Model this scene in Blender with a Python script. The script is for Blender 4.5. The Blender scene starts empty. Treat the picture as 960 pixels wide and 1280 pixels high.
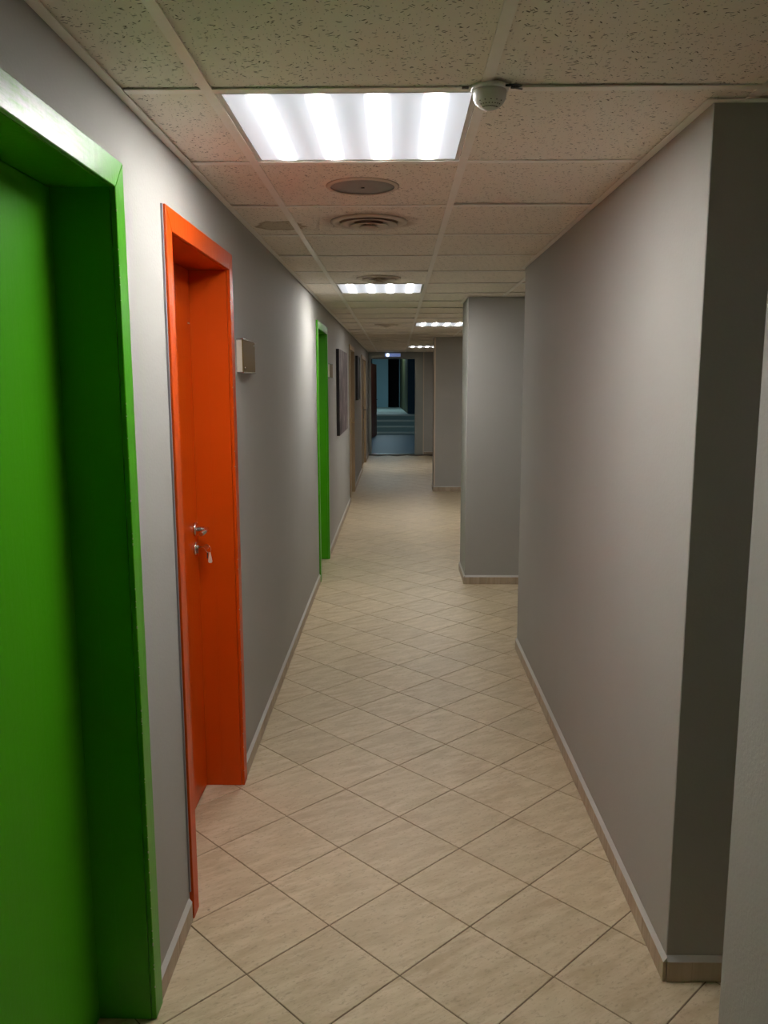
import bpy, bmesh, math, random
from mathutils import Vector, Matrix

random.seed(7)
scene = bpy.context.scene
COL = scene.collection

# ---------------------------------------------------------------- camera, world, exposure
F_PX, YAW, PITCH, ROLL = 1039.74, -0.0154, 0.15571, -0.00208
EYE = 1.57


def make_camera():
    cy, sy, cp, sp = math.cos(YAW), math.sin(YAW), math.cos(PITCH), math.sin(PITCH)
    fw = Vector((sy * cp, cy * cp, -sp))
    rt = Vector((cy, -sy, 0))
    up = rt.cross(fw)
    r = rt * math.cos(ROLL) + up * math.sin(ROLL)
    u = -rt * math.sin(ROLL) + up * math.cos(ROLL)
    cam = bpy.data.cameras.new('camera')
    cam.sensor_fit = 'VERTICAL'
    cam.sensor_height = 32.0
    cam.lens = F_PX / 1280.0 * 32.0
    cam.clip_start = 0.02
    cam.clip_end = 100
    o = bpy.data.objects.new('camera', cam)
    o.matrix_world = Matrix(((r.x, u.x, -fw.x, 0), (r.y, u.y, -fw.y, 0), (r.z, u.z, -fw.z, EYE), (0, 0, 0, 1)))
    COL.objects.link(o)
    scene.camera = o


make_camera()

world = bpy.data.worlds.new('world')
scene.world = world
world.use_nodes = True
world.node_tree.nodes['Background'].inputs[0].default_value = (0.01, 0.01, 0.011, 1)
world.node_tree.nodes['Background'].inputs[1].default_value = 0.2

vs = scene.view_settings
vs.view_transform = 'Standard'
vs.look = 'None'
vs.exposure = 0.0
vs.gamma = 1.0
vs.use_curve_mapping = False
try:
    scene.cycles.diffuse_bounces = 8
    scene.cycles.max_bounces = 12
    scene.cycles.sample_clamp_indirect = 20
except Exception:
    pass

LIGHT_GAP = 0.54      # radiance of the luminaire lens between the tubes
LIGHT_TUBE = 95.0     # radiance of the lens in front of a tube

# ---------------------------------------------------------------- measures
XL = -0.610           # left wall face
XR = 0.712            # right wall face
H = 2.190             # underside of the ceiling grid
BAR_X = [-1.005, -0.408, 0.1893, 0.7865, 1.3838, 1.981]
ROW0, ROWD = 1.907, 0.600
YB = -9.0             # wall behind the viewer
YE = 18.02            # end wall
XS = 2.1              # far side of the side passages


def row(k):
    return ROW0 + ROWD * k


# ---------------------------------------------------------------- materials
def new_mat(name):
    m = bpy.data.materials.new(name)
    m.use_nodes = True
    nt = m.node_tree
    b = nt.nodes['Principled BSDF']
    return m, nt, b


def node(nt, t, **kw):
    n = nt.nodes.new(t)
    for k, v in kw.items():
        setattr(n, k, v)
    return n


def lnk(nt, a, b):
    nt.links.new(a, b)


def math_node(nt, op, a, b=None, c=None, clamp=False):
    n = nt.nodes.new('ShaderNodeMath')
    n.operation = op
    n.use_clamp = clamp
    for i, v in enumerate((a, b, c)):
        if v is None:
            continue
        if isinstance(v, (int, float)):
            n.inputs[i].default_value = v
        else:
            nt.links.new(v, n.inputs[i])
    return n.outputs[0]


def smooth(nt, v, a, b):
    n = nt.nodes.new('ShaderNodeMapRange')
    n.interpolation_type = 'SMOOTHSTEP'
    n.inputs['From Min'].default_value = a
    n.inputs['From Max'].default_value = b
    nt.links.new(v, n.inputs['Value'])
    return n.outputs['Result']


def mixc(nt, fac, a, b):
    n = nt.nodes.new('ShaderNodeMix')
    n.data_type = 'RGBA'
    for s, v in ((n.inputs[0], fac), (n.inputs[6], a), (n.inputs[7], b)):
        if isinstance(v, (int, float)):
            s.default_value = v
        elif isinstance(v, tuple):
            s.default_value = v + (1,) if len(v) == 3 else v
        else:
            nt.links.new(v, s)
    return n.outputs[2]


def noise(nt, vec, scale, detail=3, rough=0.5):
    n = nt.nodes.new('ShaderNodeTexNoise')
    n.inputs['Scale'].default_value = scale
    n.inputs['Detail'].default_value = detail
    n.inputs['Roughness'].default_value = rough
    if vec is not None:
        nt.links.new(vec, n.inputs['Vector'])
    return n.outputs['Fac']


def mapping(nt, vec, scale=(1, 1, 1), rot=(0, 0, 0), loc=(0, 0, 0)):
    n = nt.nodes.new('ShaderNodeMapping')
    n.inputs['Scale'].default_value = scale
    n.inputs['Rotation'].default_value = rot
    n.inputs['Location'].default_value = loc
    nt.links.new(vec, n.inputs['Vector'])
    return n.outputs['Vector']


def bump(nt, b, h, dist, strength=1.0):
    n = nt.nodes.new('ShaderNodeBump')
    n.inputs['Distance'].default_value = dist
    n.inputs['Strength'].default_value = strength
    nt.links.new(h, n.inputs['Height'])
    nt.links.new(n.outputs['Normal'], b.inputs['Normal'])


def position(nt):
    return nt.nodes.new('ShaderNodeNewGeometry').outputs['Position']


def paint_mat(name, col, rough=0.55, var=0.06, bumpd=0.0006, bscale=140, spec=0.4):
    m, nt, b = new_mat(name)
    p = position(nt)
    n1 = noise(nt, p, 2.2, 4)
    dark = tuple(c * (1 - var) for c in col)
    light = tuple(min(1, c * (1 + var)) for c in col)
    lnk(nt, mixc(nt, n1, dark, light), b.inputs['Base Color'])
    b.inputs['Roughness'].default_value = rough
    b.inputs['Specular IOR Level'].default_value = spec
    if bumpd:
        bump(nt, b, noise(nt, p, bscale, 3), bumpd)
    return m


def gloss_paint(name, col, chip=None, rough=0.32, chip_amount=0.71, spec=0.36):
    """brushed gloss paint on wood with faint brush marks and a few chips"""
    m, nt, b = new_mat(name)
    p = position(nt)
    streak = noise(nt, mapping(nt, p, (60, 60, 3)), 1.0, 3)
    n1 = noise(nt, p, 5, 3)
    c = mixc(nt, n1, tuple(v * 0.92 for v in col), tuple(min(1, v * 1.06) for v in col))
    if chip:
        k = smooth(nt, noise(nt, p, 46, 4, 0.6), chip_amount, chip_amount + 0.03)
        c = mixc(nt, k, c, chip)
    lnk(nt, c, b.inputs['Base Color'])
    r = math_node(nt, 'MULTIPLY_ADD', n1, 0.16, rough - 0.08)
    lnk(nt, r, b.inputs['Roughness'])
    b.inputs['Specular IOR Level'].default_value = spec
    bump(nt, b, math_node(nt, 'ADD', streak, math_node(nt, 'MULTIPLY', noise(nt, p, 90, 2), 0.6)), 0.0006)
    return m


def metal_mat(name, col, rough=0.3):
    m, nt, b = new_mat(name)
    p = position(nt)
    n1 = noise(nt, p, 300, 2)
    lnk(nt, mixc(nt, n1, tuple(v * 0.85 for v in col), col), b.inputs['Base Color'])
    b.inputs['Metallic'].default_value = 1
    b.inputs['Roughness'].default_value = rough
    return m


def plain(name, col, rough=0.5, metallic=0):
    m, nt, b = new_mat(name)
    n1 = noise(nt, position(nt), 35, 2)
    lnk(nt, mixc(nt, n1, tuple(v * 0.94 for v in col), tuple(min(1, v * 1.04) for v in col)), b.inputs['Base Color'])
    b.inputs['Roughness'].default_value = rough
    b.inputs['Metallic'].default_value = metallic
    return m


def tile_mat(name, base, dark, light):
    m, nt, b = new_mat(name)
    p = position(nt)
    oi = node(nt, 'ShaderNodeObjectInfo')
    rnd = oi.outputs['Random']
    off = node(nt, 'ShaderNodeVectorMath', operation='MULTIPLY_ADD')
    cmb = node(nt, 'ShaderNodeCombineXYZ')
    for i in range(3):
        lnk(nt, rnd, cmb.inputs[i])
    lnk(nt, cmb.outputs[0], off.inputs[0])
    off.inputs[1].default_value = (37, 51, 11)
    lnk(nt, p, off.inputs[2])
    # travertine bands run along one tile edge
    v = mapping(nt, off.outputs[0], (1, 1, 1), (0, 0, math.radians(-45 + 12)))
    band = noise(nt, mapping(nt, v, (7, 26, 1)), 1.0, 5, 0.62)
    fleck = noise(nt, mapping(nt, v, (55, 110, 1)), 1.0, 4, 0.7)
    blot = noise(nt, off.outputs[0], 7, 3)
    c = mixc(nt, smooth(nt, band, 0.32, 0.68), dark, light)
    c = mixc(nt, math_node(nt, 'MULTIPLY', smooth(nt, blot, 0.3, 0.75), 0.6), c, base)
    c = mixc(nt, math_node(nt, 'MULTIPLY', smooth(nt, fleck, 0.52, 0.70), 0.5), c, tuple(v * 0.62 for v in dark))
    hv = node(nt, 'ShaderNodeHueSaturation')
    lnk(nt, c, hv.inputs['Color'])
    lnk(nt, math_node(nt, 'MULTIPLY_ADD', rnd, 0.10, 0.95), hv.inputs['Value'])
    # a few small dark spots of dirt
    vo = node(nt, 'ShaderNodeTexVoronoi')
    vo.inputs['Scale'].default_value = 9
    lnk(nt, p, vo.inputs['Vector'])
    sel = node(nt, 'ShaderNodeSeparateColor')
    lnk(nt, vo.outputs['Color'], sel.inputs[0])
    spot = math_node(nt, 'MULTIPLY', math_node(nt, 'LESS_THAN', vo.outputs['Distance'], 0.035),
                     math_node(nt, 'GREATER_THAN', sel.outputs[0], 0.9))
    lnk(nt, mixc(nt, math_node(nt, 'MULTIPLY', spot, 0.55), hv.outputs[0], (0.12, 0.09, 0.06)), b.inputs['Base Color'])
    lnk(nt, math_node(nt, 'MULTIPLY_ADD', band, 0.22, 0.36), b.inputs['Roughness'])
    b.inputs['Specular IOR Level'].default_value = 0.4
    bump(nt, b, math_node(nt, 'ADD', fleck, math_node(nt, 'MULTIPLY', band, 0.6)), 0.0005)
    return m


def panel_mat(name, col, stains=True):
    """mineral fibre ceiling panel with fissures; damp and soot stains at their own places"""
    m, nt, b = new_mat(name)
    p = position(nt)
    fac = None
    warp = node(nt, 'ShaderNodeTexNoise')
    warp.inputs['Scale'].default_value = 14
    lnk(nt, p, warp.inputs['Vector'])
    wv = node(nt, 'ShaderNodeVectorMath', operation='MULTIPLY_ADD')
    lnk(nt, warp.outputs['Color'], wv.inputs[0])
    wv.inputs[1].default_value = (0.03, 0.03, 0)
    lnk(nt, p, wv.inputs[2])
    for rot, sc, sx, sy, thr, keep in ((0.2, 92, 0.28, 1.0, 0.13, 0.72), (-0.8, 86, 0.28, 1.0, 0.13, 0.78),
                                       (0.75, 90, 0.28, 1.0, 0.13, 0.78), (0.0, 150, 0.8, 1.0, 0.16, 0.75)):
        vo = node(nt, 'ShaderNodeTexVoronoi', voronoi_dimensions='2D')
        vo.inputs['Scale'].default_value = sc
        lnk(nt, mapping(nt, mapping(nt, wv.outputs[0], (1, 1, 1), (0, 0, rot)), (sx, sy, 1)), vo.inputs['Vector'])
        s = node(nt, 'ShaderNodeSeparateColor')
        lnk(nt, vo.outputs['Color'], s.inputs[0])
        d = math_node(nt, 'SUBTRACT', 1.0, smooth(nt, vo.outputs['Distance'], thr * 0.55, thr))
        d = math_node(nt, 'MULTIPLY', d, math_node(nt, 'GREATER_THAN', s.outputs[0], keep))
        fac = d if fac is None else math_node(nt, 'MAXIMUM', fac, d)
    n1 = noise(nt, p, 3, 3)
    c = mixc(nt, n1, tuple(v * 0.93 for v in col), tuple(v * 1.04 for v in col))
    if stains:
        # soot round the air diffuser and a damp mark by the wall
        def ring(cx, cy, r0, r1, r2, r3):
            vm = node(nt, 'ShaderNodeVectorMath', operation='DISTANCE')
            flat = mapping(nt, p, (1, 1, 0))
            lnk(nt, flat, vm.inputs[0])
            vm.inputs[1].default_value = (cx, cy, 0)
            d_ = math_node(nt, 'ADD', vm.outputs['Value'], math_node(nt, 'MULTIPLY_ADD', noise(nt, p, 16, 3), 0.09, -0.045))
            a = smooth(nt, d_, r0, r1)
            z = math_node(nt, 'SUBTRACT', 1.0, smooth(nt, d_, r2, r3))
            return math_node(nt, 'MULTIPLY', a, z)
        soot = ring(-0.11, 3.407, 0.0, 0.01, 0.15, 0.215)
        c = mixc(nt, math_node(nt, 'MULTIPLY', soot, 0.45), c, (0.30, 0.19, 0.11))
        damp = ring(-0.47, 3.50, 0.0, 0.01, 0.085, 0.10)
        c = mixc(nt, math_node(nt, 'MULTIPLY', damp, 0.55), c, (0.34, 0.27, 0.14))
        edge = ring(-0.47, 3.50, 0.075, 0.092, 0.095, 0.108)
        c = mixc(nt, math_node(nt, 'MULTIPLY', edge, 0.5), c, (0.25, 0.17, 0.08))
        soot2 = ring(-0.11, 5.207, 0.0, 0.01, 0.15, 0.2)
        c = mixc(nt, math_node(nt, 'MULTIPLY', soot2, 0.18), c, (0.30, 0.22, 0.14))
    lnk(nt, mixc(nt, math_node(nt, 'MULTIPLY', fac, 0.88), c, (0.07, 0.055, 0.04)), b.inputs['Base Color'])
    b.inputs['Roughness'].default_value = 0.9
    b.inputs['Specular IOR Level'].default_value = 0.15
    hgt = math_node(nt, 'SUBTRACT', math_node(nt, 'MULTIPLY', noise(nt, p, 420, 2), 0.3), fac)
    bump(nt, b, hgt, 0.0018)
    return m


def lens_mat(name, x0, x1, y0, y1, gap, tube, tint=(1, 0.985, 0.955), ntube=4):
    """opal lens lit from behind by four tubes that run along the passage"""
    m, nt, b = new_mat(name)
    p = position(nt)
    s = node(nt, 'ShaderNodeSeparateXYZ')
    lnk(nt, p, s.inputs[0])
    u = math_node(nt, 'MULTIPLY_ADD', s.outputs[0], 1 / (x1 - x0), -x0 / (x1 - x0))
    v = math_node(nt, 'MULTIPLY_ADD', s.outputs[1], 1 / (y1 - y0), -y0 / (y1 - y0))
    tot = None
    haze = None
    for k in range(ntube):
        c = (k + 0.62) / (ntube + 0.24)
        d = math_node(nt, 'ABSOLUTE', math_node(nt, 'SUBTRACT', u, c))
        g = math_node(nt, 'POWER', math_node(nt, 'SUBTRACT', 1.0, smooth(nt, d, 0.008, 0.063)), 2.4)
        tot = g if tot is None else math_node(nt, 'ADD', tot, g)
        q = math_node(nt, 'SUBTRACT', 1.0, smooth(nt, d, 0.035, 0.118))
        haze = q if haze is None else math_node(nt, 'ADD', haze, q)
    ends = math_node(nt, 'MULTIPLY', smooth(nt, v, -0.02, 0.11), math_node(nt, 'SUBTRACT', 1.0, smooth(nt, v, 0.89, 1.02)))
    e = math_node(nt, 'MULTIPLY_ADD', math_node(nt, 'MULTIPLY', tot, ends), tube, math_node(nt, 'MULTIPLY_ADD', math_node(nt, 'MULTIPLY', haze, ends), 0.33, gap))
    b.inputs['Base Color'].default_value = (0.75, 0.77, 0.8, 1)
    b.inputs['Roughness'].default_value = 0.35
    hot = smooth(nt, e, gap + 0.2, gap + 3.0)
    lnk(nt, mixc(nt, hot, (0.90, 0.96, 1.06), tint), b.inputs['Emission Color'])
    lnk(nt, e, b.inputs['Emission Strength'])
    return m


def glow(name, col, strength):
    m, nt, b = new_mat(name)
    b.inputs['Base Color'].default_value = col + (1,)
    b.inputs['Emission Color'].default_value = col + (1,)
    b.inputs['Emission Strength'].default_value = strength
    return m


def canvas_mat(name, dark, mid, light, scale=5.0):
    m, nt, b = new_mat(name)
    p = position(nt)
    n0 = node(nt, 'ShaderNodeTexNoise')
    n0.inputs['Scale'].default_value = scale
    n0.inputs['Detail'].default_value = 5
    lnk(nt, p, n0.inputs['Vector'])
    s = noise(nt, mapping(nt, p, (1, 2.2, 0.9)), scale * 0.8, 6, 0.65)
    c = mixc(nt, smooth(nt, n0.outputs['Fac'], 0.38, 0.62), dark, mid)
    c = mixc(nt, smooth(nt, s, 0.55, 0.70), c, light)
    lnk(nt, c, b.inputs['Base Color'])
    b.inputs['Roughness'].default_value = 0.6
    bump(nt, b, noise(nt, p, 700, 1), 0.0004)
    return m


M = {}
M['wall'] = paint_mat('grey_wall_paint', (0.385, 0.376, 0.350), 0.75, 0.05, 0.0007, 120, 0.14)
M['seal'] = paint_mat('pale_sealant', (0.50, 0.49, 0.46), 0.5, 0.05, 0.0004)
M['tile'] = tile_mat('beige_floor_tile', (0.54, 0.435, 0.285), (0.45, 0.35, 0.215), (0.61, 0.505, 0.35))
M['skirt'] = tile_mat('beige_skirting_tile', (0.45, 0.36, 0.26), (0.37, 0.285, 0.195), (0.52, 0.43, 0.32))
M['grout'] = plain('brown_grout', (0.16, 0.115, 0.07), 0.9)
M['panel'] = panel_mat('ceiling_panel', (0.88, 0.82, 0.73))
M['grid'] = plain('ceiling_grid_enamel', (0.90, 0.86, 0.79), 0.36)
M['plenum'] = plain('dark_concrete', (0.05, 0.048, 0.045), 0.9)
M['green'] = gloss_paint('green_gloss_paint', (0.060, 0.33, 0.004), (0.42, 0.5, 0.36), 0.34, 0.80)
M['green_leaf'] = gloss_paint('green_satin_paint', (0.060, 0.33, 0.004), None, 0.5, spec=0.12)
M['orange'] = gloss_paint('orange_gloss_paint', (0.58, 0.066, 0.002), (0.8, 0.55, 0.4), 0.38, 0.80, 0.22)
M['beige'] = gloss_paint('beige_gloss_paint', (0.38, 0.28, 0.17), None, 0.4)
M['brownleaf'] = gloss_paint('brown_door_veneer', (0.17, 0.115, 0.065), None, 0.4)
M['steel'] = metal_mat('satin_steel', (0.86, 0.84, 0.80), 0.2)
M['dark_steel'] = metal_mat('dark_steel', (0.12, 0.11, 0.10), 0.4)
M['brass'] = metal_mat('brushed_brass', (0.55, 0.42, 0.22), 0.38)
M['bronze'] = plain('dull_bronze', (0.16, 0.098, 0.022), 0.5)
M['bronze'].node_tree.nodes['Principled BSDF'].inputs['Specular IOR Level'].default_value = 0.12
M['white_plastic'] = plain('white_plastic', (0.62, 0.61, 0.57), 0.4)
M['grille'] = plain('grey_grille', (0.30, 0.28, 0.265), 0.6)
M['black'] = plain('black_plastic', (0.02, 0.02, 0.02), 0.5)
M['dirty_white'] = plain('dusty_white_enamel', (0.66, 0.57, 0.47), 0.5)
M['soot'] = plain('soot', (0.30, 0.20, 0.13), 0.8)
M['grey_frame'] = paint_mat('grey_frame_enamel', (0.30, 0.32, 0.29), 0.4, 0.03, 0)
M['bead'] = plain('cream_corner_bead', (0.6, 0.5, 0.4), 0.5)
M['chip'] = plain('bare_chipped_wood', (0.42, 0.45, 0.34), 0.8)
M['tag'] = plain('pale_key_tag', (0.75, 0.6, 0.5), 0.5)
M['canvas'] = canvas_mat('dark_flower_canvas', (0.035, 0.026, 0.026), (0.12, 0.085, 0.085), (0.34, 0.30, 0.29))
M['canvas_dark'] = canvas_mat('dark_canvas', (0.012, 0.01, 0.01), (0.03, 0.024, 0.022), (0.07, 0.05, 0.045))
M['canvas_side'] = plain('dark_canvas_side', (0.02, 0.017, 0.017), 0.7)
M['blue_floor'] = paint_mat('blue_grey_floor', (0.035, 0.085, 0.13), 0.45, 0.08, 0.0003)
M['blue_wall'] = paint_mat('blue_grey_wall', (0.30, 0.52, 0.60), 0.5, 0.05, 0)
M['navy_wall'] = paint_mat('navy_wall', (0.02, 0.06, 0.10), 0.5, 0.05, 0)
M['olive_wall'] = paint_mat('olive_wall', (0.085, 0.09, 0.035), 0.5, 0.05, 0)
M['stone'] = paint_mat('grey_green_step_stone', (0.36, 0.47, 0.44), 0.5, 0.08, 0.0003)
M['nosing'] = plain('pale_step_nosing', (0.85, 0.88, 0.78), 0.4)
M['red_door'] = gloss_paint('red_brown_door_paint', (0.45, 0.075, 0.03), None, 0.4)
M['void'] = plain('unlit_dark_wall', (0.01, 0.01, 0.012), 0.9)



def dust_glare_head():
    m = gloss_paint('green_head_paint', (0.060, 0.33, 0.004), None, 0.34)
    m.name = 'dusty_glare_green_paint'
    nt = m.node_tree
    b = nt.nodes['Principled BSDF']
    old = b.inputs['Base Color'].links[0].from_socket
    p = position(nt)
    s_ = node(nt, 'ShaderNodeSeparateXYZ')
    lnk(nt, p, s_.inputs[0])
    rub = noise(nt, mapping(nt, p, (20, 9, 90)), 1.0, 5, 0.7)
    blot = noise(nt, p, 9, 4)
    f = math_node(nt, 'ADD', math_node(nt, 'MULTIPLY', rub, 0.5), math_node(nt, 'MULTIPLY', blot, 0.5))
    # dust plus painted-in lamp glare, fading to plain green at the corner
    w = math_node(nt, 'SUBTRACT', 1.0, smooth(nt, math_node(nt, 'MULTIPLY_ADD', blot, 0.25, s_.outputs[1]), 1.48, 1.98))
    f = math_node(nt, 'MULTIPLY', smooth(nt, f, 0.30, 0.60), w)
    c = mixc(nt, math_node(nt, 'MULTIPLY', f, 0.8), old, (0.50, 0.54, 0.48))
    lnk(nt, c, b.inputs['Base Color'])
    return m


M['green_head'] = dust_glare_head()


# ---------------------------------------------------------------- mesh helpers
class MB:
    def __init__(self):
        self.v, self.f, self.s = [], [], []

    def box(self, x0, x1, y0, y1, z0, z1):
        if x0 > x1: x0, x1 = x1, x0
        if y0 > y1: y0, y1 = y1, y0
        if z0 > z1: z0, z1 = z1, z0
        i = len(self.v)
        self.v += [(x0, y0, z0), (x1, y0, z0), (x1, y1, z0), (x0, y1, z0), (x0, y0, z1), (x1, y0, z1), (x1, y1, z1), (x0, y1, z1)]
        for q in ((0, 3, 2, 1), (4, 5, 6, 7), (0, 1, 5, 4), (1, 2, 6, 5), (2, 3, 7, 6), (3, 0, 4, 7)):
            self.f.append(tuple(i + k for k in q)); self.s.append(False)
        return self

    def prism(self, pts, d):
        """pts: a planar polygon (3D), pushed along the vector d"""
        i, n = len(self.v), len(pts)
        self.v += [tuple(p) for p in pts] + [tuple(a + b for a, b in zip(p, d)) for p in pts]
        self.f.append(tuple(i + k for k in range(n))[::-1]); self.s.append(False)
        self.f.append(tuple(i + n + k for k in range(n))); self.s.append(False)
        for k in range(n):
            self.f.append((i + k, i + (k + 1) % n, i + n + (k + 1) % n, i + n + k)); self.s.append(False)
        return self

    def lathe(self, prof, centre, axis='z', seg=32, cap=True):
        """prof: (radius, height) pairs along the axis"""
        i = len(self.v)
        cx, cy, cz = centre
        for r, h in prof:
            for k in range(seg):
                a = 2 * math.pi * k / seg
                c, s = r * math.cos(a), r * math.sin(a)
                if axis == 'z': self.v.append((cx + c, cy + s, cz + h))
                elif axis == 'x': self.v.append((cx + h, cy + c, cz + s))
                else: self.v.append((cx + c, cy + h, cz + s))
        for j in range(len(prof) - 1):
            for k in range(seg):
                a, b = i + j * seg + k, i + j * seg + (k + 1) % seg
                self.f.append((a, b, b + seg, a + seg)); self.s.append(True)
        if cap:
            self.f.append(tuple(i + k for k in range(seg))[::-1]); self.s.append(False)
            o = i + (len(prof) - 1) * seg
            self.f.append(tuple(o + k for k in range(seg))); self.s.append(False)
        return self

    def tube(self, pts, r, seg=10):
        pts = [Vector(p) for p in pts]
        i = len(self.v)
        for k, p in enumerate(pts):
            t = (pts[min(k + 1, len(pts) - 1)] - pts[max(k - 1, 0)]).normalized()
            a = t.cross(Vector((0, 0, 1)))
            if a.length < 1e-3: a = t.cross(Vector((1, 0, 0)))
            a.normalize(); b = t.cross(a)
            rr = r[k] if isinstance(r, (list, tuple)) else r
            for j in range(seg):
                w = 2 * math.pi * j / seg
                self.v.append(tuple(p + a * rr * math.cos(w) + b * rr * math.sin(w)))
        for k in range(len(pts) - 1):
            for j in range(seg):
                a, b = i + k * seg + j, i + k * seg + (j + 1) % seg
                self.f.append((a, b, b + seg, a + seg)); self.s.append(True)
        self.f.append(tuple(i + j for j in range(seg))[::-1]); self.s.append(False)
        o = i + (len(pts) - 1) * seg
        self.f.append(tuple(o + j for j in range(seg))); self.s.append(False)
        return self

    def mesh(self, name, mat, bevel=0.0, seg=1):
        me = bpy.data.meshes.new(name)
        me.from_pydata(self.v, [], self.f)
        for p, s in zip(me.polygons, self.s):
            p.use_smooth = s
        bm = bmesh.new()
        bm.from_mesh(me)
        bmesh.ops.recalc_face_normals(bm, faces=bm.faces)
        if bevel:
            es = [e for e in bm.edges if len(e.link_faces) == 2 and e.calc_face_angle(0) > 0.6]
            bmesh.ops.bevel(bm, geom=es, offset=bevel, segments=seg, affect='EDGES', profile=0.5)
        bm.to_mesh(me)
        bm.free()
        me.materials.append(mat)
        return me

    def build(self, name, mat, parent=None, bevel=0.0, seg=1, **props):
        return link(name, self.mesh(name, mat, bevel, seg), parent, **props)


def link(name, me, parent=None, **props):
    o = bpy.data.objects.new(name, me)
    COL.objects.link(o)
    if parent:
        o.parent = parent
        o.matrix_parent_inverse = Matrix.Translation(-wpos(parent))
    for k, v in props.items():
        o[k] = v
    return o


def wpos(o):
    t = Vector(o.location)
    return t if o.parent is None else t


def empty(name, loc, **props):
    o = bpy.data.objects.new(name, None)
    o.empty_display_size = 0.1
    o.location = loc
    COL.objects.link(o)
    for k, v in props.items():
        o[k] = v
    return o


def child_link(name, me, parent, loc=(0, 0, 0), **props):
    o = bpy.data.objects.new(name, me)
    COL.objects.link(o)
    o.parent = parent
    o.location = loc
    for k, v in props.items():
        o[k] = v
    return o


# ---------------------------------------------------------------- floor
TX, TY, TH = 0.0088, 2.0071, 0.2055      # a joint crossing, and half a tile diagonal
GAP = 0.0017                              # half a joint
floor = MB().box(-1.2, 2.3, YB - 0.1, YE + 0.06, -0.12, -0.0025).build(
    'floor', M['grout'], kind='structure', label='brown grouted floor bed under beige tiles laid diagonally along the corridor')


def tile_mb(cx, cy, z=0.0, dz=(0, 0, 0, 0)):
    h = TH - GAP * 1.414
    c = 0.0012
    mb = MB()
    ring = [(h, 0), (0, h), (-h, 0), (0, -h)]
    k = (h - c * 1.414) / h
    vs_ = [(cx + x, cy + y, -0.0025) for x, y in ring] + [(cx + x, cy + y, z - c + d) for (x, y), d in zip(ring, dz)] + \
          [(cx + x * k, cy + y * k, z + d) for (x, y), d in zip(ring, dz)]
    mb.v = vs_
    mb.f = [(8, 9, 10, 11)]
    for a in range(4):
        b = (a + 1) % 4
        mb.f += [(a, b, 4 + b, 4 + a), (4 + a, 4 + b, 8 + b, 8 + a)]
    mb.s = [False] * len(mb.f)
    return mb


TILE_MESH = [tile_mb(0, 0, 0, [random.uniform(-0.0004, 0.0003) for _ in range(4)]).mesh('floor_tile', M['tile']) for _ in range(6)]
far = MB()


def solid_ground(x, y):
    """true where a wall block hides the floor"""
    r = TH
    if x + r < XL - 0.2 or x - r > XS: return True
    if x + r < XL and not any(a - 0.1 < y + r and y - r < b + 0.1 for a, b in ((0.3, 1.9), (2.2, 3.1), (6.4, 7.3))): return True
    if XR < x - r and 2.05 < y - r and y + r < 4.7: return True
    if x - r > 0.7 and y + r < 1.5: return True
    if x - r > 0.55 and ((6.4 < y - r and y + r < 6.8) or (12.0 < y - r and y + r < 12.3)): return True
    return False


n_tile = 0
for j in range(-54, 80):
    for i in range(-5, 12):
        if (i + j) % 2 == 0:
            continue
        x, y = TX + i * TH, TY + j * TH
        if y < YB or y > YE - 0.2 or solid_ground(x, y):
            continue
        if 0.7 < y < 9.6 and -0.95 < x < 1.15 and n_tile < 290:
            child_link('floor_tile', TILE_MESH[random.randrange(6)], floor, (x, y, 0))
            n_tile += 1
        else:
            t = tile_mb(x, y, 0, [random.uniform(-0.0003, 0.0003) for _ in range(4)])
            o = len(far.v)
            far.v += t.v
            far.f += [tuple(o + q for q in f) for f in t.f]
            far.s += t.s
far.build('floor_tile_field', M['tile'], floor, kind='stuff')

# ---------------------------------------------------------------- left wall with its door openings
OPEN = [  # y0, y1 of the hole, its height
    (0.90, 1.863, 2.000), (2.272, 3.080, 1.985), (6.440, 7.300, 1.990), (10.84, 11.90, 2.00), (14.55, 16.30, 1.985)]
WT = 0.26
wl = MB()
ya = YB
for y0, y1, hh in OPEN:
    wl.box(XL - WT, XL, ya, y0, 0, H)
    wl.box(XL - WT, XL, y0, y1, hh, H)
    ya = y1
wl.box(XL - WT, XL, ya, YE, 0, H)
wl.build('wall_left', M['wall'], kind='structure', label='long grey painted corridor wall on the left with five doorways')

# right hand blocks
S = dict(kind='structure')
MB().box(XR, XS, 2.0, 4.76, 0, H).build('wall_right', M['wall'], bevel=0.002, label='grey painted wall block on the right between two side openings', **S)
MB().box(0.664, XS, YB, 1.545, 0, H).build('wall_right_near', M['wall'], bevel=0.002, label='grey wall edge closest to the viewer at the right border', **S)
MB().box(0.533, XS, 6.36, 6.868, 0, H).build('wall_right_middle', M['wall'], bevel=0.002, label='grey square pier jutting into the corridor midway on the right', **S)
MB().box(0.533, XS, 11.95, 12.35, 0, H).build('wall_right_far', M['wall'], bevel=0.002, label='dim grey pier jutting in far down the corridor on the right', **S)
MB().box(XS, XS + 0.1, YB, YE, 0, H).build('wall_right_outer', M['wall'], label='grey outer wall closing the side recesses on the right', **S)
MB().box(XL - WT, XS, YB - 0.1, YB, 0, H).build('wall_back', M['wall'], label='grey wall closing the corridor behind the viewer', **S)
# end wall with the doorway
we = MB()
DX0, DX1, DH = -0.548, 0.392, 2.045
we.box(XL - WT, DX0 - 0.02, YE, YE + 0.16, 0, H + 0.3)
we.box(DX1 + 0.02, XS, YE, YE + 0.16, 0, H + 0.3)
we.box(DX0 - 0.02, DX1 + 0.02, YE, YE + 0.16, DH + 0.02, H + 0.3)
we.build('wall_end', M['wall'], label='grey end wall of the corridor around the open stair doorway', **S)

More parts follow.
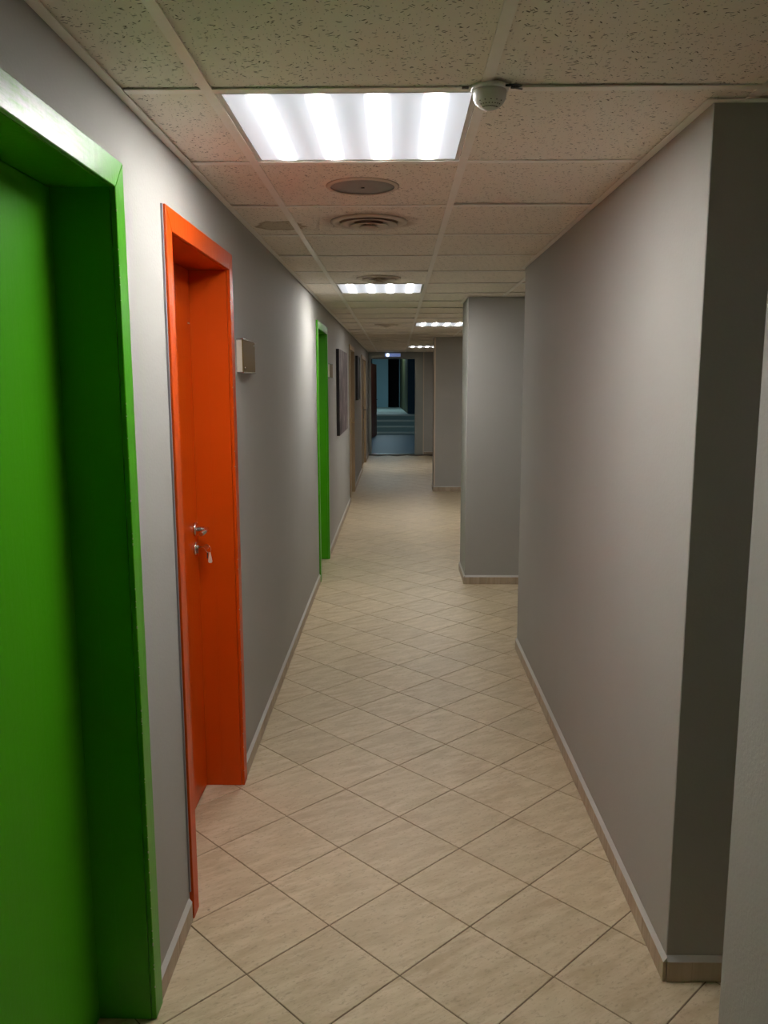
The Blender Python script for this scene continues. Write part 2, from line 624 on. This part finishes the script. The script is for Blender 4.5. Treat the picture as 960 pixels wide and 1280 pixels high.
# ---------------------------------------------------------------- ceiling
ceiling = MB().box(-1.2, XS + 0.1, YB - 0.1, YE, H + 0.22, H + 0.32).build(
    'ceiling', M['plenum'], kind='structure', label='suspended ceiling of square mineral fibre panels in a pale grid')
PZ = H + 0.0016
LIGHTS = {(0, 1): 'a', (6, 1): 'b', (12, 2): 'c', (22, 2): 'd'}
BW = 0.012
stuff_panels = MB()
stuff_tees = MB()


def panel_into(mb, x0, x1, y0, y1, dz):
    t = 0.014
    c = 0.0015
    i = len(mb.v)
    xs = [(x0, y0), (x1, y0), (x1, y1), (x0, y1)]
    mb.v += [(x, y, PZ + d + c) for (x, y), d in zip(xs, dz)]
    xi = [(x0 + c, y0 + c), (x1 - c, y0 + c), (x1 - c, y1 - c), (x0 + c, y1 - c)]
    mb.v += [(x, y, PZ + d) for (x, y), d in zip(xi, dz)]
    mb.v += [(x, y, PZ + d + t) for (x, y), d in zip(xs, dz)]
    fs = [(4, 7, 6, 5), (8, 9, 10, 11)]
    for a in range(4):
        b = (a + 1) % 4
        fs += [(a, b, 4 + b, 4 + a), (8 + a, 8 + b, b, a)]
    mb.f += [tuple(i + q for q in f) for f in fs]
    mb.s += [False] * len(fs)


cols = [(XL + 0.004, BAR_X[1]), (BAR_X[1], BAR_X[2]), (BAR_X[2], BAR_X[3]), (BAR_X[3], BAR_X[4]), (BAR_X[4], XS)]
for k in range(-19, 27):
    y0, y1 = row(k), min(row(k + 1), YE - 0.004)
    y0 = max(y0, YB + 0.004)
    if y1 - y0 < 0.05:
        continue
    for c, (x0, x1) in enumerate(cols):
        if (k, c) in LIGHTS:
            continue
        g = 0.003
        dz = [random.uniform(0, 0.0015), random.uniform(0, 0.0015), random.uniform(0.0005, 0.008) * random.random(), random.uniform(0.0005, 0.008) * random.random()]
        a0, a1 = (x0 + (g if c else 0.0)), x1 - g
        if -3 <= k <= 8 and c < 4:
            mb = MB()
            panel_into(mb, a0, a1, y0 + g, y1 - g, dz)
            mb.build('ceiling_panel', M['panel'], ceiling)
        else:
            panel_into(stuff_panels, a0, a1, y0 + g, y1 - g, dz)
stuff_panels.build('ceiling_panel_field', M['panel'], ceiling, kind='stuff')


def tee(x0, x1, y0, y1):
    """flange with its upstanding web"""
    mb = MB().box(x0, x1, y0, y1, H - 0.0018, H + 0.0010)
    if x1 - x0 < y1 - y0:
        xm = (x0 + x1) / 2
        mb.box(xm - 0.001, xm + 0.001, y0, y1, H + 0.0010, H + 0.035)
    else:
        ym = (y0 + y1) / 2
        mb.box(x0, x1, ym - 0.001, ym + 0.001, H + 0.0010, H + 0.035)
    return mb


for b in range(1, 5):
    tee(BAR_X[b] - BW, BAR_X[b] + BW, YB + 0.01, YE - 0.01).build('main_tee', M['grid'], ceiling)
for k in range(-18, 27):
    y = row(k)
    if y > YE - 0.05:
        continue
    for c, (x0, x1) in enumerate(cols):
        mb = tee(x0 + (BW if c else 0.02), x1 - BW, y - BW, y + BW)
        if -3 <= k <= 9 and c < 4:
            mb.build('cross_tee', M['grid'], ceiling)
        else:
            o = len(stuff_tees.v)
            stuff_tees.v += mb.v
            stuff_tees.f += [tuple(o + q for q in f) for f in mb.f]
            stuff_tees.s += mb.s
stuff_tees.build('cross_tee_field', M['grid'], ceiling, kind='stuff')


def angle(x0, x1, y0, y1, inward):
    """L-shaped wall moulding under the panels along one wall face"""
    f, t = 0.022, 0.0016
    mb = MB()
    if inward == 'x+':
        mb.box(x0, x0 + f, y0, y1, H - 0.0032, H - 0.0012); mb.box(x0, x0 + t, y0, y1, H - 0.0012, H + 0.02)
    elif inward == 'x-':
        mb.box(x0 - f, x0, y0, y1, H - 0.0032, H - 0.0012); mb.box(x0 - t, x0, y0, y1, H - 0.0012, H + 0.02)
    elif inward == 'y-':
        mb.box(x0, x1, y0 - f, y0, H - 0.0032, H - 0.0012); mb.box(x0, x1, y0 - t, y0, H - 0.0012, H + 0.02)
    else:
        mb.box(x0, x1, y0, y0 + f, H - 0.0032, H - 0.0012); mb.box(x0, x1, y0, y0 + t, H - 0.0012, H + 0.02)
    mb.build('wall_angle', M['grid'], ceiling)


angle(XL + 0.0005, 0, YB + 0.02, YE - 0.02, 'x+')
angle(XR - 0.0005, 0, 1.978, 4.782, 'x-')
angle(XR, XS - 0.01, 1.9995, 0, 'y-')
angle(XR, XS - 0.01, 4.7605, 0, 'y+')
angle(0.5325, 0, 6.34, 6.89, 'x-')
angle(0.533, XS - 0.01, 6.3595, 0, 'y-')
angle(0.5325, 0, 11.93, 12.37, 'x-')
angle(0.533, XS - 0.01, 11.9495, 0, 'y-')
angle(XL + 0.03, XS - 0.03, YE - 0.0005, 0, 'y-')


# ---------------------------------------------------------------- luminaires
def luminaire(k, c, label, tube, gap):
    x0, x1 = cols[c]
    y0, y1 = row(k), row(k + 1)
    e = empty('ceiling_light', ((x0 + x1) / 2, (y0 + y1) / 2, H), label=label, category='ceiling light',
              group='square ceiling lights along the corridor')
    i, w = BW + 0.001, 0.012
    X0, X1, Y0, Y1 = x0 + i, x1 - i, y0 + i, y1 - i
    fr = MB()
    z0, z1 = H + 0.0002, H + 0.006
    fr.box(X0, X1, Y0, Y0 + w, z0, z1).box(X0, X1, Y1 - w, Y1, z0, z1)
    fr.box(X0, X0 + w, Y0 + w, Y1 - w, z0, z1).box(X1 - w, X1, Y0 + w, Y1 - w, z0, z1)
    fr.build('frame', M['white_plastic'], e)
    lx0, lx1, ly0, ly1 = X0 + w * 0.6, X1 - w * 0.6, Y0 + w * 0.6, Y1 - w * 0.6
    MB().box(lx0, lx1, ly0, ly1, H + 0.0022, H + 0.0055).build(
        'lens', lens_mat('lit_lens', lx0, lx1, ly0, ly1, gap, tube), e, label='opal lens glowing over four tubes')
    hs = MB().box(X0, X1, Y0, Y1, H + 0.075, H + 0.08)
    hs.box(X0, X0 + 0.002, Y0, Y1, H + 0.006, H + 0.075).box(X1 - 0.002, X1, Y0, Y1, H + 0.006, H + 0.075)
    hs.box(X0, X1, Y0, Y0 + 0.002, H + 0.006, H + 0.075).box(X0, X1, Y1 - 0.002, Y1, H + 0.006, H + 0.075)
    hs.build('housing', M['white_plastic'], e)


luminaire(0, 1, 'largest and nearest lit ceiling light above the first green and orange doors', LIGHT_TUBE, LIGHT_GAP)
luminaire(6, 1, 'second lit ceiling light down the corridor, before the far green door', LIGHT_TUBE, LIGHT_GAP)
luminaire(12, 2, 'third lit ceiling light, partly hidden by the middle pier', LIGHT_TUBE * 1.4, LIGHT_GAP)
luminaire(22, 2, 'farthest lit ceiling light, a thin white strip before the stair doorway', LIGHT_TUBE * 1.1, LIGHT_GAP)

# ---------------------------------------------------------------- things on the ceiling
sp = empty('ceiling_speaker', (-0.11, 2.807, H), label='round flat grey loudspeaker grille in the panel just beyond the nearest light', category='speaker')
MB().lathe([(0.103, 0.0015), (0.118, 0.0015), (0.118, -0.001), (0.112, -0.0045), (0.103, -0.0035)], (-0.11, 2.807, H), cap=False, seg=48).build('rim', M['dirty_white'], sp)
gr = MB().lathe([(0.104, 0.001), (0.104, -0.001), (0.06, -0.0028), (0.02, -0.0034), (0.001, -0.0036)], (-0.11, 2.807, H), seg=48).build('grille', M['grille'], sp)
MB().lathe([(0.006, 0), (0.006, -0.002), (0.001, -0.003)], (-0.11, 2.807, H - 0.0030), seg=14).build('centre_stud', M['black'], gr)


def diffuser(y, label, s=1.0):
    c = (-0.11, y, H)
    e = empty('air_diffuser', c, label=label, category='air vent', group='round ceiling air diffusers')
    MB().lathe([(0.118 * s, 0.0015), (0.150 * s, 0.0015), (0.152 * s, -0.003), (0.132 * s, -0.008), (0.118 * s, -0.004)], c, cap=False, seg=48).build('outer_ring', M['dirty_white'], e)
    MB().lathe([(0.117 * s, 0.0015), (0.117 * s, 0.001)], c, seg=48).build('dark_throat', M['soot'], e, label='dark sooty opening between the rings')
    for r0, r1, z in ((0.060, 0.112, -0.010), (0.030, 0.078, -0.018)):
        MB().lathe([(r0 * s, z + 0.010), (r1 * s, z), (r1 * s, z - 0.003), (r0 * s, z + 0.006)], c, cap=False, seg=40).build('cone_ring', M['dirty_white'], e)
    MB().lathe([(0.012 * s, 0.001), (0.012 * s, -0.014), (0.040 * s, -0.024), (0.039 * s, -0.027), (0.012 * s, -0.032), (0.001, -0.033)], c, seg=32).build('centre_cone', M['dirty_white'], e)


diffuser(3.407, 'round stepped air diffuser with brown soot marks behind the loudspeaker')
diffuser(5.207, 'round air diffuser just in front of the second ceiling light', 0.9)
diffuser(9.407, 'farthest round air diffuser, beside the third ceiling light', 0.9)

sd = empty('smoke_detector', (0.198, 1.895, H), label='small white domed motion sensor at the corner of the nearest light', category='sensor')
sc_ = (0.198, 1.893, H)
MB().lathe([(0.040, -0.001), (0.040, -0.008), (0.036, -0.010)], sc_, seg=36).build('base', M['white_plastic'], sd)
dome = MB().lathe([(0.036, -0.009)] + [(0.036 * math.cos(a), -0.016 - 0.032 * math.sin(a)) for a in [q * math.pi / 2 / 9 for q in range(9)]] + [(0.002, -0.0482)], sc_, seg=36).build('dome', M['white_plastic'], sd)
vents = MB()
for q in range(3):
    for k in range(5 + q * 3):
        a = math.radians(-150 + 120 * (k + 0.5) / (5 + q * 3))
        el = math.radians(34 + 13 * q)
        rr = 0.0362 * math.cos(el)
        vents.lathe([(0.0013, 0.0006), (0.0013, -0.0006)], (sc_[0] + rr * math.cos(a), sc_[1] + rr * math.sin(a), H - 0.016 - 0.0322 * math.sin(el)), seg=6)
vents.build('vent_holes', M['black'], dome, kind='stuff')
wire = MB().tube([(0.225, 1.87, H - 0.006), (0.245, 1.86, H - 0.008), (0.262, 1.875, H - 0.005), (0.25, 1.892, H - 0.003), (0.268, 1.903, H - 0.002)], 0.0022)
wire.build('wire_tail', M['black'], sd)
for q in (-0.052, 0.052):
    MB().box(sc_[0] + q - 0.007, sc_[0] + q + 0.007, sc_[1] - 0.004, sc_[1] + 0.004, H - 0.004, H - 0.001).build('clip', M['black'], sd)


# ---------------------------------------------------------------- doors on the left wall
def door(n, hole, mat, label, head_mat=None, leaf_x=-0.745, cas=0.056, proud=0.012, leaf_mat=None, rebate=True, edge_mat=None, head=0.060):
    y0, y1, hh = hole
    T = 0.02
    i0, i1, ih = y0 + T, y1 - T, hh - T
    leaf_mat = leaf_mat or mat
    e = empty('door_%d' % n, (XL, (y0 + y1) / 2, 0), kind='structure', label=label)
    xb = XL - WT + 0.01
    # jamb linings: front board and a rebated stop board set back 3 mm
    stop = -0.686
    for nm, a, b in (('jamb', y0 + 0.001, i0), ('jamb', i1, y1 - 0.001)):
        mb = MB().box(stop + 0.0001, XL - 0.0005, a, b, 0.001, ih)
        s_ = 0.0008
        mb.box(xb, stop - 0.0001, (a if a < i0 - 0.001 else a + s_), (b - s_ if b <= i0 + 0.001 else b), 0.001, ih)
        mb.build(nm, mat, e, bevel=0.0004)
    MB().box(xb, stop - 0.0001, y0 + 0.001, y1 - 0.001, ih + 0.0008, hh - 0.001).box(stop + 0.0001, XL - 0.0005, y0 + 0.001, y1 - 0.001, ih, hh - 0.001).build('head_jamb', mat, e, bevel=0.0004)
    # mitred casing
    xf = XL + 0.0005
    c, d = cas, (proud, 0, 0)
    r = 0.004
    a0, a1, t0 = i0 + r, i1 - r, ih - r
    a0, a1, t0 = i0, i1, ih
    MB().prism([(xf, a0 - c, 0.001), (xf, a0, 0.001), (xf, a0, t0), (xf, a0 - c, t0 + head)], d).build('side_casing', mat, e, bevel=0.0015)
    MB().prism([(xf, a1, 0.001), (xf, a1 + c, 0.001), (xf, a1 + c, t0 + head), (xf, a1, t0)], d).build('side_casing', mat, e, bevel=0.0015)
    MB().prism([(xf, a0, t0), (xf, a1, t0), (xf, a1 + c, t0 + head), (xf, a0 - c, t0 + head)], d).build('head_casing', head_mat or mat, e, bevel=0.0015)
    if edge_mat:   # bare edge where the paint stops against the wall
        MB().box(XL + 0.0005, XL + proud * 0.5, a0 - c - 0.005, a0 - c - 0.0005, 0.09, t0 + head).build('unpainted_edge', edge_mat, e, label='bare grey filler edge beside the casing')
    leaf = MB().box(leaf_x - 0.04, leaf_x, i0 + 0.004, i1 - 0.002, 0.006, ih - 0.001).build('leaf', leaf_mat, e, bevel=0.002)
    return e, leaf, (i0, i1, ih)


def lever_set(leaf, x, y, z, sgn, mat, lock=True, length=0.13, plate=False):
    """lever handle on a rosette; sgn: which way along y the lever points"""
    if plate:
        MB().box(x + 0.0003, x + 0.009, y - 0.021, y + 0.021, z - 0.17, z + 0.06).build('handle_plate', mat, leaf, bevel=0.002)
    else:
        MB().lathe([(0.0255, 0.0003), (0.0255, 0.006), (0.022, 0.009), (0.012, 0.010)], (x, y, z), axis='x', seg=28).build('rosette', mat, leaf)
    MB().tube([(x + 0.008, y, z), (x + 0.040, y, z), (x + 0.047, y + sgn * 0.006, z), (x + 0.049, y + sgn * 0.018, z), (x + 0.048, y + sgn * length, z)], [0.009, 0.009, 0.0092, 0.0092, 0.0078], 12).build('lever_handle', mat, leaf)
    if lock:
        MB().lathe([(0.0255, 0.0003), (0.0255, 0.006), (0.022, 0.008)], (x, y, z - 0.072), axis='x', seg=28).build('lock_rosette', mat, leaf)
        lk = MB().lathe([(0.0085, 0.006), (0.0085, 0.013), (0.007, 0.014)], (x, y, z - 0.066), axis='x', seg=16)
        lk.box(x + 0.006, x + 0.013, y - 0.005, y + 0.005, z - 0.090, z - 0.068)
        lk.build('lock_cylinder', mat, leaf)


EDGE = plain('grey_filler', (0.30, 0.27, 0.28), 0.8)
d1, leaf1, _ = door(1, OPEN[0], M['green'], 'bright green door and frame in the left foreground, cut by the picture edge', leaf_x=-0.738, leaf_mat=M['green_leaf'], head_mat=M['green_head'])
d2, leaf2, _ = door(2, OPEN[1], M['orange'], 'orange door recessed in an orange frame, with keys in its lock', edge_mat=EDGE)
lever_set(leaf2, -0.745, 3.01, 1.033, -1, M['steel'], length=0.105)
d3, leaf3, _ = door(3, OPEN[2], M['green'], 'far green door frame beyond the orange door on the left')
lever_set(leaf3, -0.745, 7.2, 1.02, -1, M['steel'])
d4, leaf4, _ = door(4, OPEN[3], M['beige'], 'beige door far down the left wall just past the large painting', leaf_x=-0.645)
lever_set(leaf4, -0.645, 11.78, 1.0, -1, M['brass'], lock=False, plate=True)
d5, leaf5, _ = door(5, OPEN[4], M['beige'], 'dim beige door with black handle, last on the left wall', leaf_x=-0.640, leaf_mat=M['brownleaf'])
lever_set(leaf5, -0.640, 16.18, 1.03, -1, M['dark_steel'], lock=False, plate=True)
MB().box(-0.7449, -0.7435, 3.02, 3.045, 1.775, 1.779).build('scratch_chip', M['tag'], leaf2, label='short pale scratch')

# chipped paint along the arris of the near casings
for dd, yy, zt, cm, nn in ((d1, OPEN[0][1] - 0.02, 1.95, 'tag', 46), (d2, OPEN[1][1] - 0.02, 1.9, 'tag', 14)):
    ch = MB()
    for q in range(nn):
        z = random.uniform(0.03, zt)
        w = random.uniform(0.0008, 0.0022)
        ch.box(XL + 0.0110, XL + 0.0131, yy - 0.0004, yy + w, z, z + random.uniform(0.001, 0.005))
    ch.build('paint_chips', M['chip'], dd, kind='stuff')

# keys hanging from the lock of the orange door
ky = empty('key_bunch', (-0.70, 3.01, 0.967), label='small key bunch with pale tag hanging in the orange door lock', category='keys')
kx, kyy, kz = -0.7315, 3.01, 0.967
kb = MB().box(kx, kx + 0.020, kyy - 0.001, kyy + 0.001, kz - 0.003, kz + 0.003)
kb.lathe([(0.010, -0.001), (0.010, 0.001)], (kx + 0.028, kyy, kz), axis='y', seg=20)
kb.build('key', M['steel'], ky)
ringp = [(kx + 0.034 + 0.010 * math.cos(a), kyy + 0.002, kz - 0.010 + 0.012 * math.sin(a)) for a in [2 * math.pi * q / 18 for q in range(19)]]
MB().tube(ringp, 0.0011, 6).build('key_ring', M['steel'], ky)
MB().prism([(kx + 0.037, kyy + 0.003, kz - 0.021), (kx + 0.041, kyy + 0.003, kz - 0.021), (kx + 0.047, kyy + 0.003, kz - 0.056), (kx + 0.044, kyy + 0.003, kz - 0.062), (kx + 0.034, kyy + 0.003, kz - 0.062), (kx + 0.031, kyy + 0.003, kz - 0.056)], (0, 0.003, 0)).build('key_tag', M['tag'], ky, bevel=0.0008)
MB().prism([(kx + 0.028, kyy + 0.006, kz - 0.020), (kx + 0.033, kyy + 0.006, kz - 0.020), (kx + 0.030, kyy + 0.006, kz - 0.046), (kx + 0.026, kyy + 0.006, kz - 0.046)], (0, 0.002, 0)).build('key', M['dark_steel'], ky)


# ---------------------------------------------------------------- door signs and pictures
def door_sign(y0, y1, z0, z1, label):
    e = empty('door_sign', (XL, (y0 + y1) / 2, z0), label=label, category='sign', group='blank bronze door signs')
    d = 0.028
    MB().box(XL + 0.0005, XL + d - 0.006, y0 + 0.004, y1 - 0.004, z0 + 0.006, z1 - 0.006).build('backing', M['dirty_white'], e)
    MB().box(XL + d - 0.006, XL + d - 0.002, y0 + 0.001, y1 - 0.001, z0 + 0.005, z1 - 0.005).build('face_plate', M['bronze'], e, bevel=0.0008, label='dull bronze face without lettering')
    for a, b in ((z0, z0 + 0.005), (z1 - 0.005, z1)):
        MB().box(XL + 0.0005, XL + d, y0, y1, a, b).build('edge_rail', M['steel'], e, bevel=0.0006)
    for yy, zz in ((y0 + 0.03, z0 + 0.02), (y1 - 0.03, z1 - 0.02)):
        MB().lathe([(0.005, 0), (0.005, 0.002), (0.002, 0.003)], (XL + d - 0.002, yy, zz), axis='x', seg=12).build('screw', M['steel'], e)


door_sign(3.21, 3.48, 1.602, 1.733, 'blank bronze door sign on the wall beside the orange door')
door_sign(7.40, 7.70, 1.602, 1.725, 'small door sign on the wall beside the far green door')

pc = empty('painting', (XL, 9.17, 1.02), label='large unframed dark canvas print between far green door and beige door', category='picture')
MB().box(XL + 0.0005, XL + 0.032, 8.48, 9.86, 1.022, 1.895).build('canvas', M['canvas'], pc, bevel=0.002)
MB().box(XL + 0.0015, XL + 0.0305, 8.4765, 8.4795, 1.024, 1.893).build('canvas_side', M['canvas_side'], pc)
pd = empty('painting', (XL, 12.85, 1.31), label='nearly black narrow picture between the two beige doors at the far left', category='picture')
MB().box(XL + 0.0005, XL + 0.03, 12.45, 13.25, 1.315, 1.925).build('canvas', M['canvas_dark'], pd, bevel=0.002)
fr = MB()
fr.box(XL + 0.0005, XL + 0.036, 12.43, 13.27, 1.295, 1.3145).box(XL + 0.0005, XL + 0.036, 12.43, 13.27, 1.9255, 1.945)
fr.box(XL + 0.0005, XL + 0.036, 12.43, 12.4495, 1.3145, 1.9255).box(XL + 0.0005, XL + 0.036, 13.2505, 13.27, 1.3145, 1.9255)
fr.build('picture_frame', M['black'], pd)


# ---------------------------------------------------------------- skirting of cut tiles with a sealant bead
def skirting(name, runs, label):
    e = empty(name, (runs[0][1], runs[0][2], 0), kind='structure', label=label)
    t, hz = 0.010, 0.058
    for side, fx, a, b in runs:
        seal = MB()
        if side == 'x+':
            seal.prism([(fx, a, hz + 0.0005), (fx + t, a, hz + 0.0005), (fx + t * 0.8, a, hz + 0.003), (fx, a, hz + 0.014)], (0, b - a, 0))
        elif side == 'x-':
            seal.prism([(fx, a, hz + 0.0005), (fx - t, a, hz + 0.0005), (fx - t * 0.8, a, hz + 0.003), (fx, a, hz + 0.014)], (0, b - a, 0))
        else:
            seal.prism([(a, fx, hz + 0.0005), (a, fx - t, hz + 0.0005), (a, fx - t * 0.8, hz + 0.003), (a, fx, hz + 0.014)], (b - a, 0, 0))
        seal.build('sealant_bead', M['seal'], e, label='pale grey sealant bead along the top')
        L, p, first = 0.288, a, True
        while p < b - 0.002:
            q = min(p + (L * random.uniform(0.45, 1) if first and side != 'y-' else (0.165 if side == 'y-' else L)), b)
            first = False
            g = 0.0012
            if side == 'x+': mb = MB().box(fx + 0.0005, fx + t, p + g, q - g, 0.0012, hz)
            elif side == 'x-': mb = MB().box(fx - t, fx - 0.0005, p + g, q - g, 0.0012, hz)
            else: mb = MB().box(p + g, q - g, fx - t, fx - 0.0005, 0.0012, hz)
            if q - p > 0.01:
                mb.build('skirting_tile', M['skirt'], e, bevel=0.0008)
            p = q
    return e


cs = 0.056
skirting('baseboard_left', [('x+', XL, 1.843 + cs + 0.002, 2.292 - cs - 0.006), ('x+', XL, 3.06 + cs + 0.002, 6.46 - cs - 0.002),
                            ('x+', XL, 7.28 + cs + 0.002, 10.86 - cs - 0.002), ('x+', XL, 11.88 + cs + 0.002, 14.57 - cs - 0.002), ('x+', XL, 16.28 + cs + 0.002, YE - 0.1)],
         'low beige tile skirting along the left wall')
skirting('baseboard_right', [('x-', XR, 1.99, 4.76), ('y-', 2.0, XR, 1.4)], 'low beige tile skirting round the near right wall block')
skirting('baseboard_right_middle', [('x-', 0.533, 6.35, 6.868), ('y-', 6.36, 0.533, 1.6)], 'low beige tile skirting round the middle pier')
skirting('baseboard_right_far', [('x-', 0.533, 11.94, 12.35), ('y-', 11.95, 0.533, 1.6)], 'low beige tile skirting round the far pier')
skirting('baseboard_end', [('y-', YE, 0.59, 1.8)], 'low beige tile skirting on the end wall right of the doorway')
MB().box(0.5302, 0.552, 11.9480, 11.9498, 0.074, H - 0.01).box(0.5302, 0.5328, 11.9498, 11.97, 0.074, H - 0.01).build(
    'trim_1', M['bead'], label='pale corner bead up the edge of the far pier', **S)
MB().box(0.567, 0.585, YE - 0.012, YE - 0.0005, 0.002, H - 0.006).build('trim_2', M['bead'], label='cream cover strip at the right of the grey end door frame', **S)

# ---------------------------------------------------------------- end doorway and what lies behind
d6 = empty('door_6', ((DX0 + DX1) / 2, YE, 0), kind='structure', label='grey metal door frame standing open at the corridor end')
fy0, fy1 = YE - 0.03, YE + 0.19
MB().box(XL + 0.012, DX0, fy0, YE - 0.0005, 0.001, DH).box(DX0 - 0.019, DX0, YE, fy1, 0.001, DH).build('side_frame', M['grey_frame'], d6, bevel=0.002)
MB().box(DX1, 0.566, fy0, YE - 0.0005, 0.001, DH).box(DX1, DX1 + 0.019, YE, fy1, 0.001, DH).build('side_frame', M['grey_frame'], d6, bevel=0.002)
MB().box(XL + 0.012, 0.566, fy0, YE - 0.0005, DH + 0.0005, H - 0.006).box(DX0 - 0.019, DX1 + 0.019, YE, fy1, DH + 0.0005, DH + 0.0195).build('head_frame', M['grey_frame'], d6, bevel=0.002)
MB().box(DX0, DX1, YE - 0.03, YE + 0.17, -0.002, 0.012).build('threshold', M['steel'], d6, bevel=0.003, label='bright metal threshold strip')

ex = empty('emergency_light', (-0.09, YE - 0.08, 2.10), label='small glowing bluish emergency light above the stair doorway', category='emergency light')
MB().box(-0.255, 0.085, YE - 0.062, YE - 0.031, 2.08, 2.165).build('housing', M['white_plastic'], ex, bevel=0.004)
MB().box(-0.250, 0.080, YE - 0.085, YE - 0.0625, 2.088, 2.158).build('lens', glow('emergency_lens', (0.22, 0.30, 0.62), 0.45), ex, bevel=0.008, label='bluish lit lens')
MB().lathe([(0.034, 0), (0.034, -0.01), (0.02, -0.018)], (-0.19, YE - 0.0855, 2.123), axis='y', seg=20).build('lamp', glow('emergency_lamp', (0.75, 0.9, 1.0), 3.0), ex, label='bright white lamp spot')

Y2 = YE + 0.16
MB().box(-2.0, 2.4, Y2 + 0.035, 24.9, -0.15, -0.001).build('floor_far', M['blue_floor'], label='blue grey floor of the stair hall beyond the doorway', **S)
st = empty('stair', (0, 24.9, 0), label='four low grey green steps with pale nosings in the stair hall', category='stairs')
zs = [0.075, 0.24, 0.405, 0.56]
for k in range(4):
    y0 = 24.9 + 0.3 * k
    y1 = y0 + 0.3 if k < 3 else 33.2
    stp = MB().box(-0.95, 1.28, y0, y1 - 0.001, 0.0, zs[k] - 0.001).build('step', M['stone'], st, bevel=0.004)
    MB().box(-0.94, 1.27, y0 - 0.012, y0 + 0.05, zs[k] - 0.045, zs[k] + 0.002).build('nosing', M['nosing'], stp, bevel=0.003, label='pale nosing strip')
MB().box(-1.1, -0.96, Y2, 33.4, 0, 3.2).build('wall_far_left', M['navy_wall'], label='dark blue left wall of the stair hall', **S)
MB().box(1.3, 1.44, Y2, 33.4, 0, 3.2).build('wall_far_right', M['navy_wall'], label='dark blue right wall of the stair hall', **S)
wb = MB().box(-0.96, -0.34, 33.2, 33.35, 0.56, 3.2).box(0.10, 1.3, 33.2, 33.35, 0.56, 3.2).box(-0.34, 0.10, 33.2, 33.35, 2.9, 3.2)
wb.build('wall_far_back', M['blue_wall'], label='pale blue back wall of the stair hall with a dark opening', **S)
MB().box(-0.6, 0.4, 35.2, 35.3, 0.3, 3.2).box(-0.6, -0.5, 33.36, 35.2, 0.3, 3.2).box(0.3, 0.4, 33.36, 35.2, 0.3, 3.2).box(-0.6, 0.4, 33.36, 35.3, 0.2, 0.3).box(-0.6, 0.4, 33.36, 35.3, 3.2, 3.3).build(
    'wall_far_passage', M['void'], label='unlit passage behind the dark opening at the back', **S)
MB().prism([(0.12, 33.19, 0.561), (0.345, 26.6, 0.561), (0.42, 26.6, 0.561), (0.24, 33.19, 0.561)], (0, 0, 2.63)).build('wall_far_olive', M['olive_wall'], label='olive green slanting wall on the right of the landing', **S)
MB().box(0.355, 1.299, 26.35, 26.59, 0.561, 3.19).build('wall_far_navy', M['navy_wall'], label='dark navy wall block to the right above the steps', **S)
MB().box(-1.1, 1.44, Y2, 33.4, 3.2, 3.3).build('ceiling_far', M['blue_wall'], label='pale ceiling of the stair hall', **S)
rd = empty('door_7', (-0.70, 23.0, 0), kind='structure', label='red brown door standing open at the left of the stair hall')
rl = MB().prism([(-0.735, 22.7, 0.01), (-0.585, 24.55, 0.01), (-0.625, 24.56, 0.01), (-0.775, 22.71, 0.01)], (0, 0, 2.05)).build('leaf', M['red_door'], rd, bevel=0.002)
MB().tube([(-0.605, 24.3, 1.05), (-0.56, 24.3, 1.05), (-0.565, 24.18, 1.05)], 0.01).build('lever_handle', M['steel'], rl)
MB().lathe([(0.025, 0), (0.025, 0.008)], (-0.606, 24.3, 1.05), axis='x', seg=16).build('rosette', M['steel'], rl)
MB().box(-0.959, -0.775, 22.62, 22.70, 0.002, 2.12).build('jamb', M['red_door'], rd)
ml = empty('ceiling_light', (-0.45, 29.5, 3.2), label='cool white ceiling light of the stair hall, above the landing', category='ceiling light')
MB().box(-0.75, -0.15, 29.0, 30.0, 3.14, 3.199).build('housing', M['white_plastic'], ml)
MB().box(-0.72, -0.18, 29.03, 29.97, 3.128, 3.1395).build('lens', glow('cool_lens', (0.70, 0.92, 1.0), 22.0), ml)
riser_fill = empty('ceiling_light', (-0.3, 21.5, 3.2), label='unseen cool lamp added above the lower stair hall floor to light the steps', category='ceiling light')  # out of view, added to brighten the stair risers
MB().box(-0.6, 0.0, 21.2, 21.8, 3.14, 3.199).build('housing', M['white_plastic'], riser_fill)
MB().box(-0.57, -0.03, 21.23, 21.77, 3.128, 3.1395).build('lens', glow('riser_fill_lens', (0.62, 0.88, 1.0), 24.0), riser_fill)
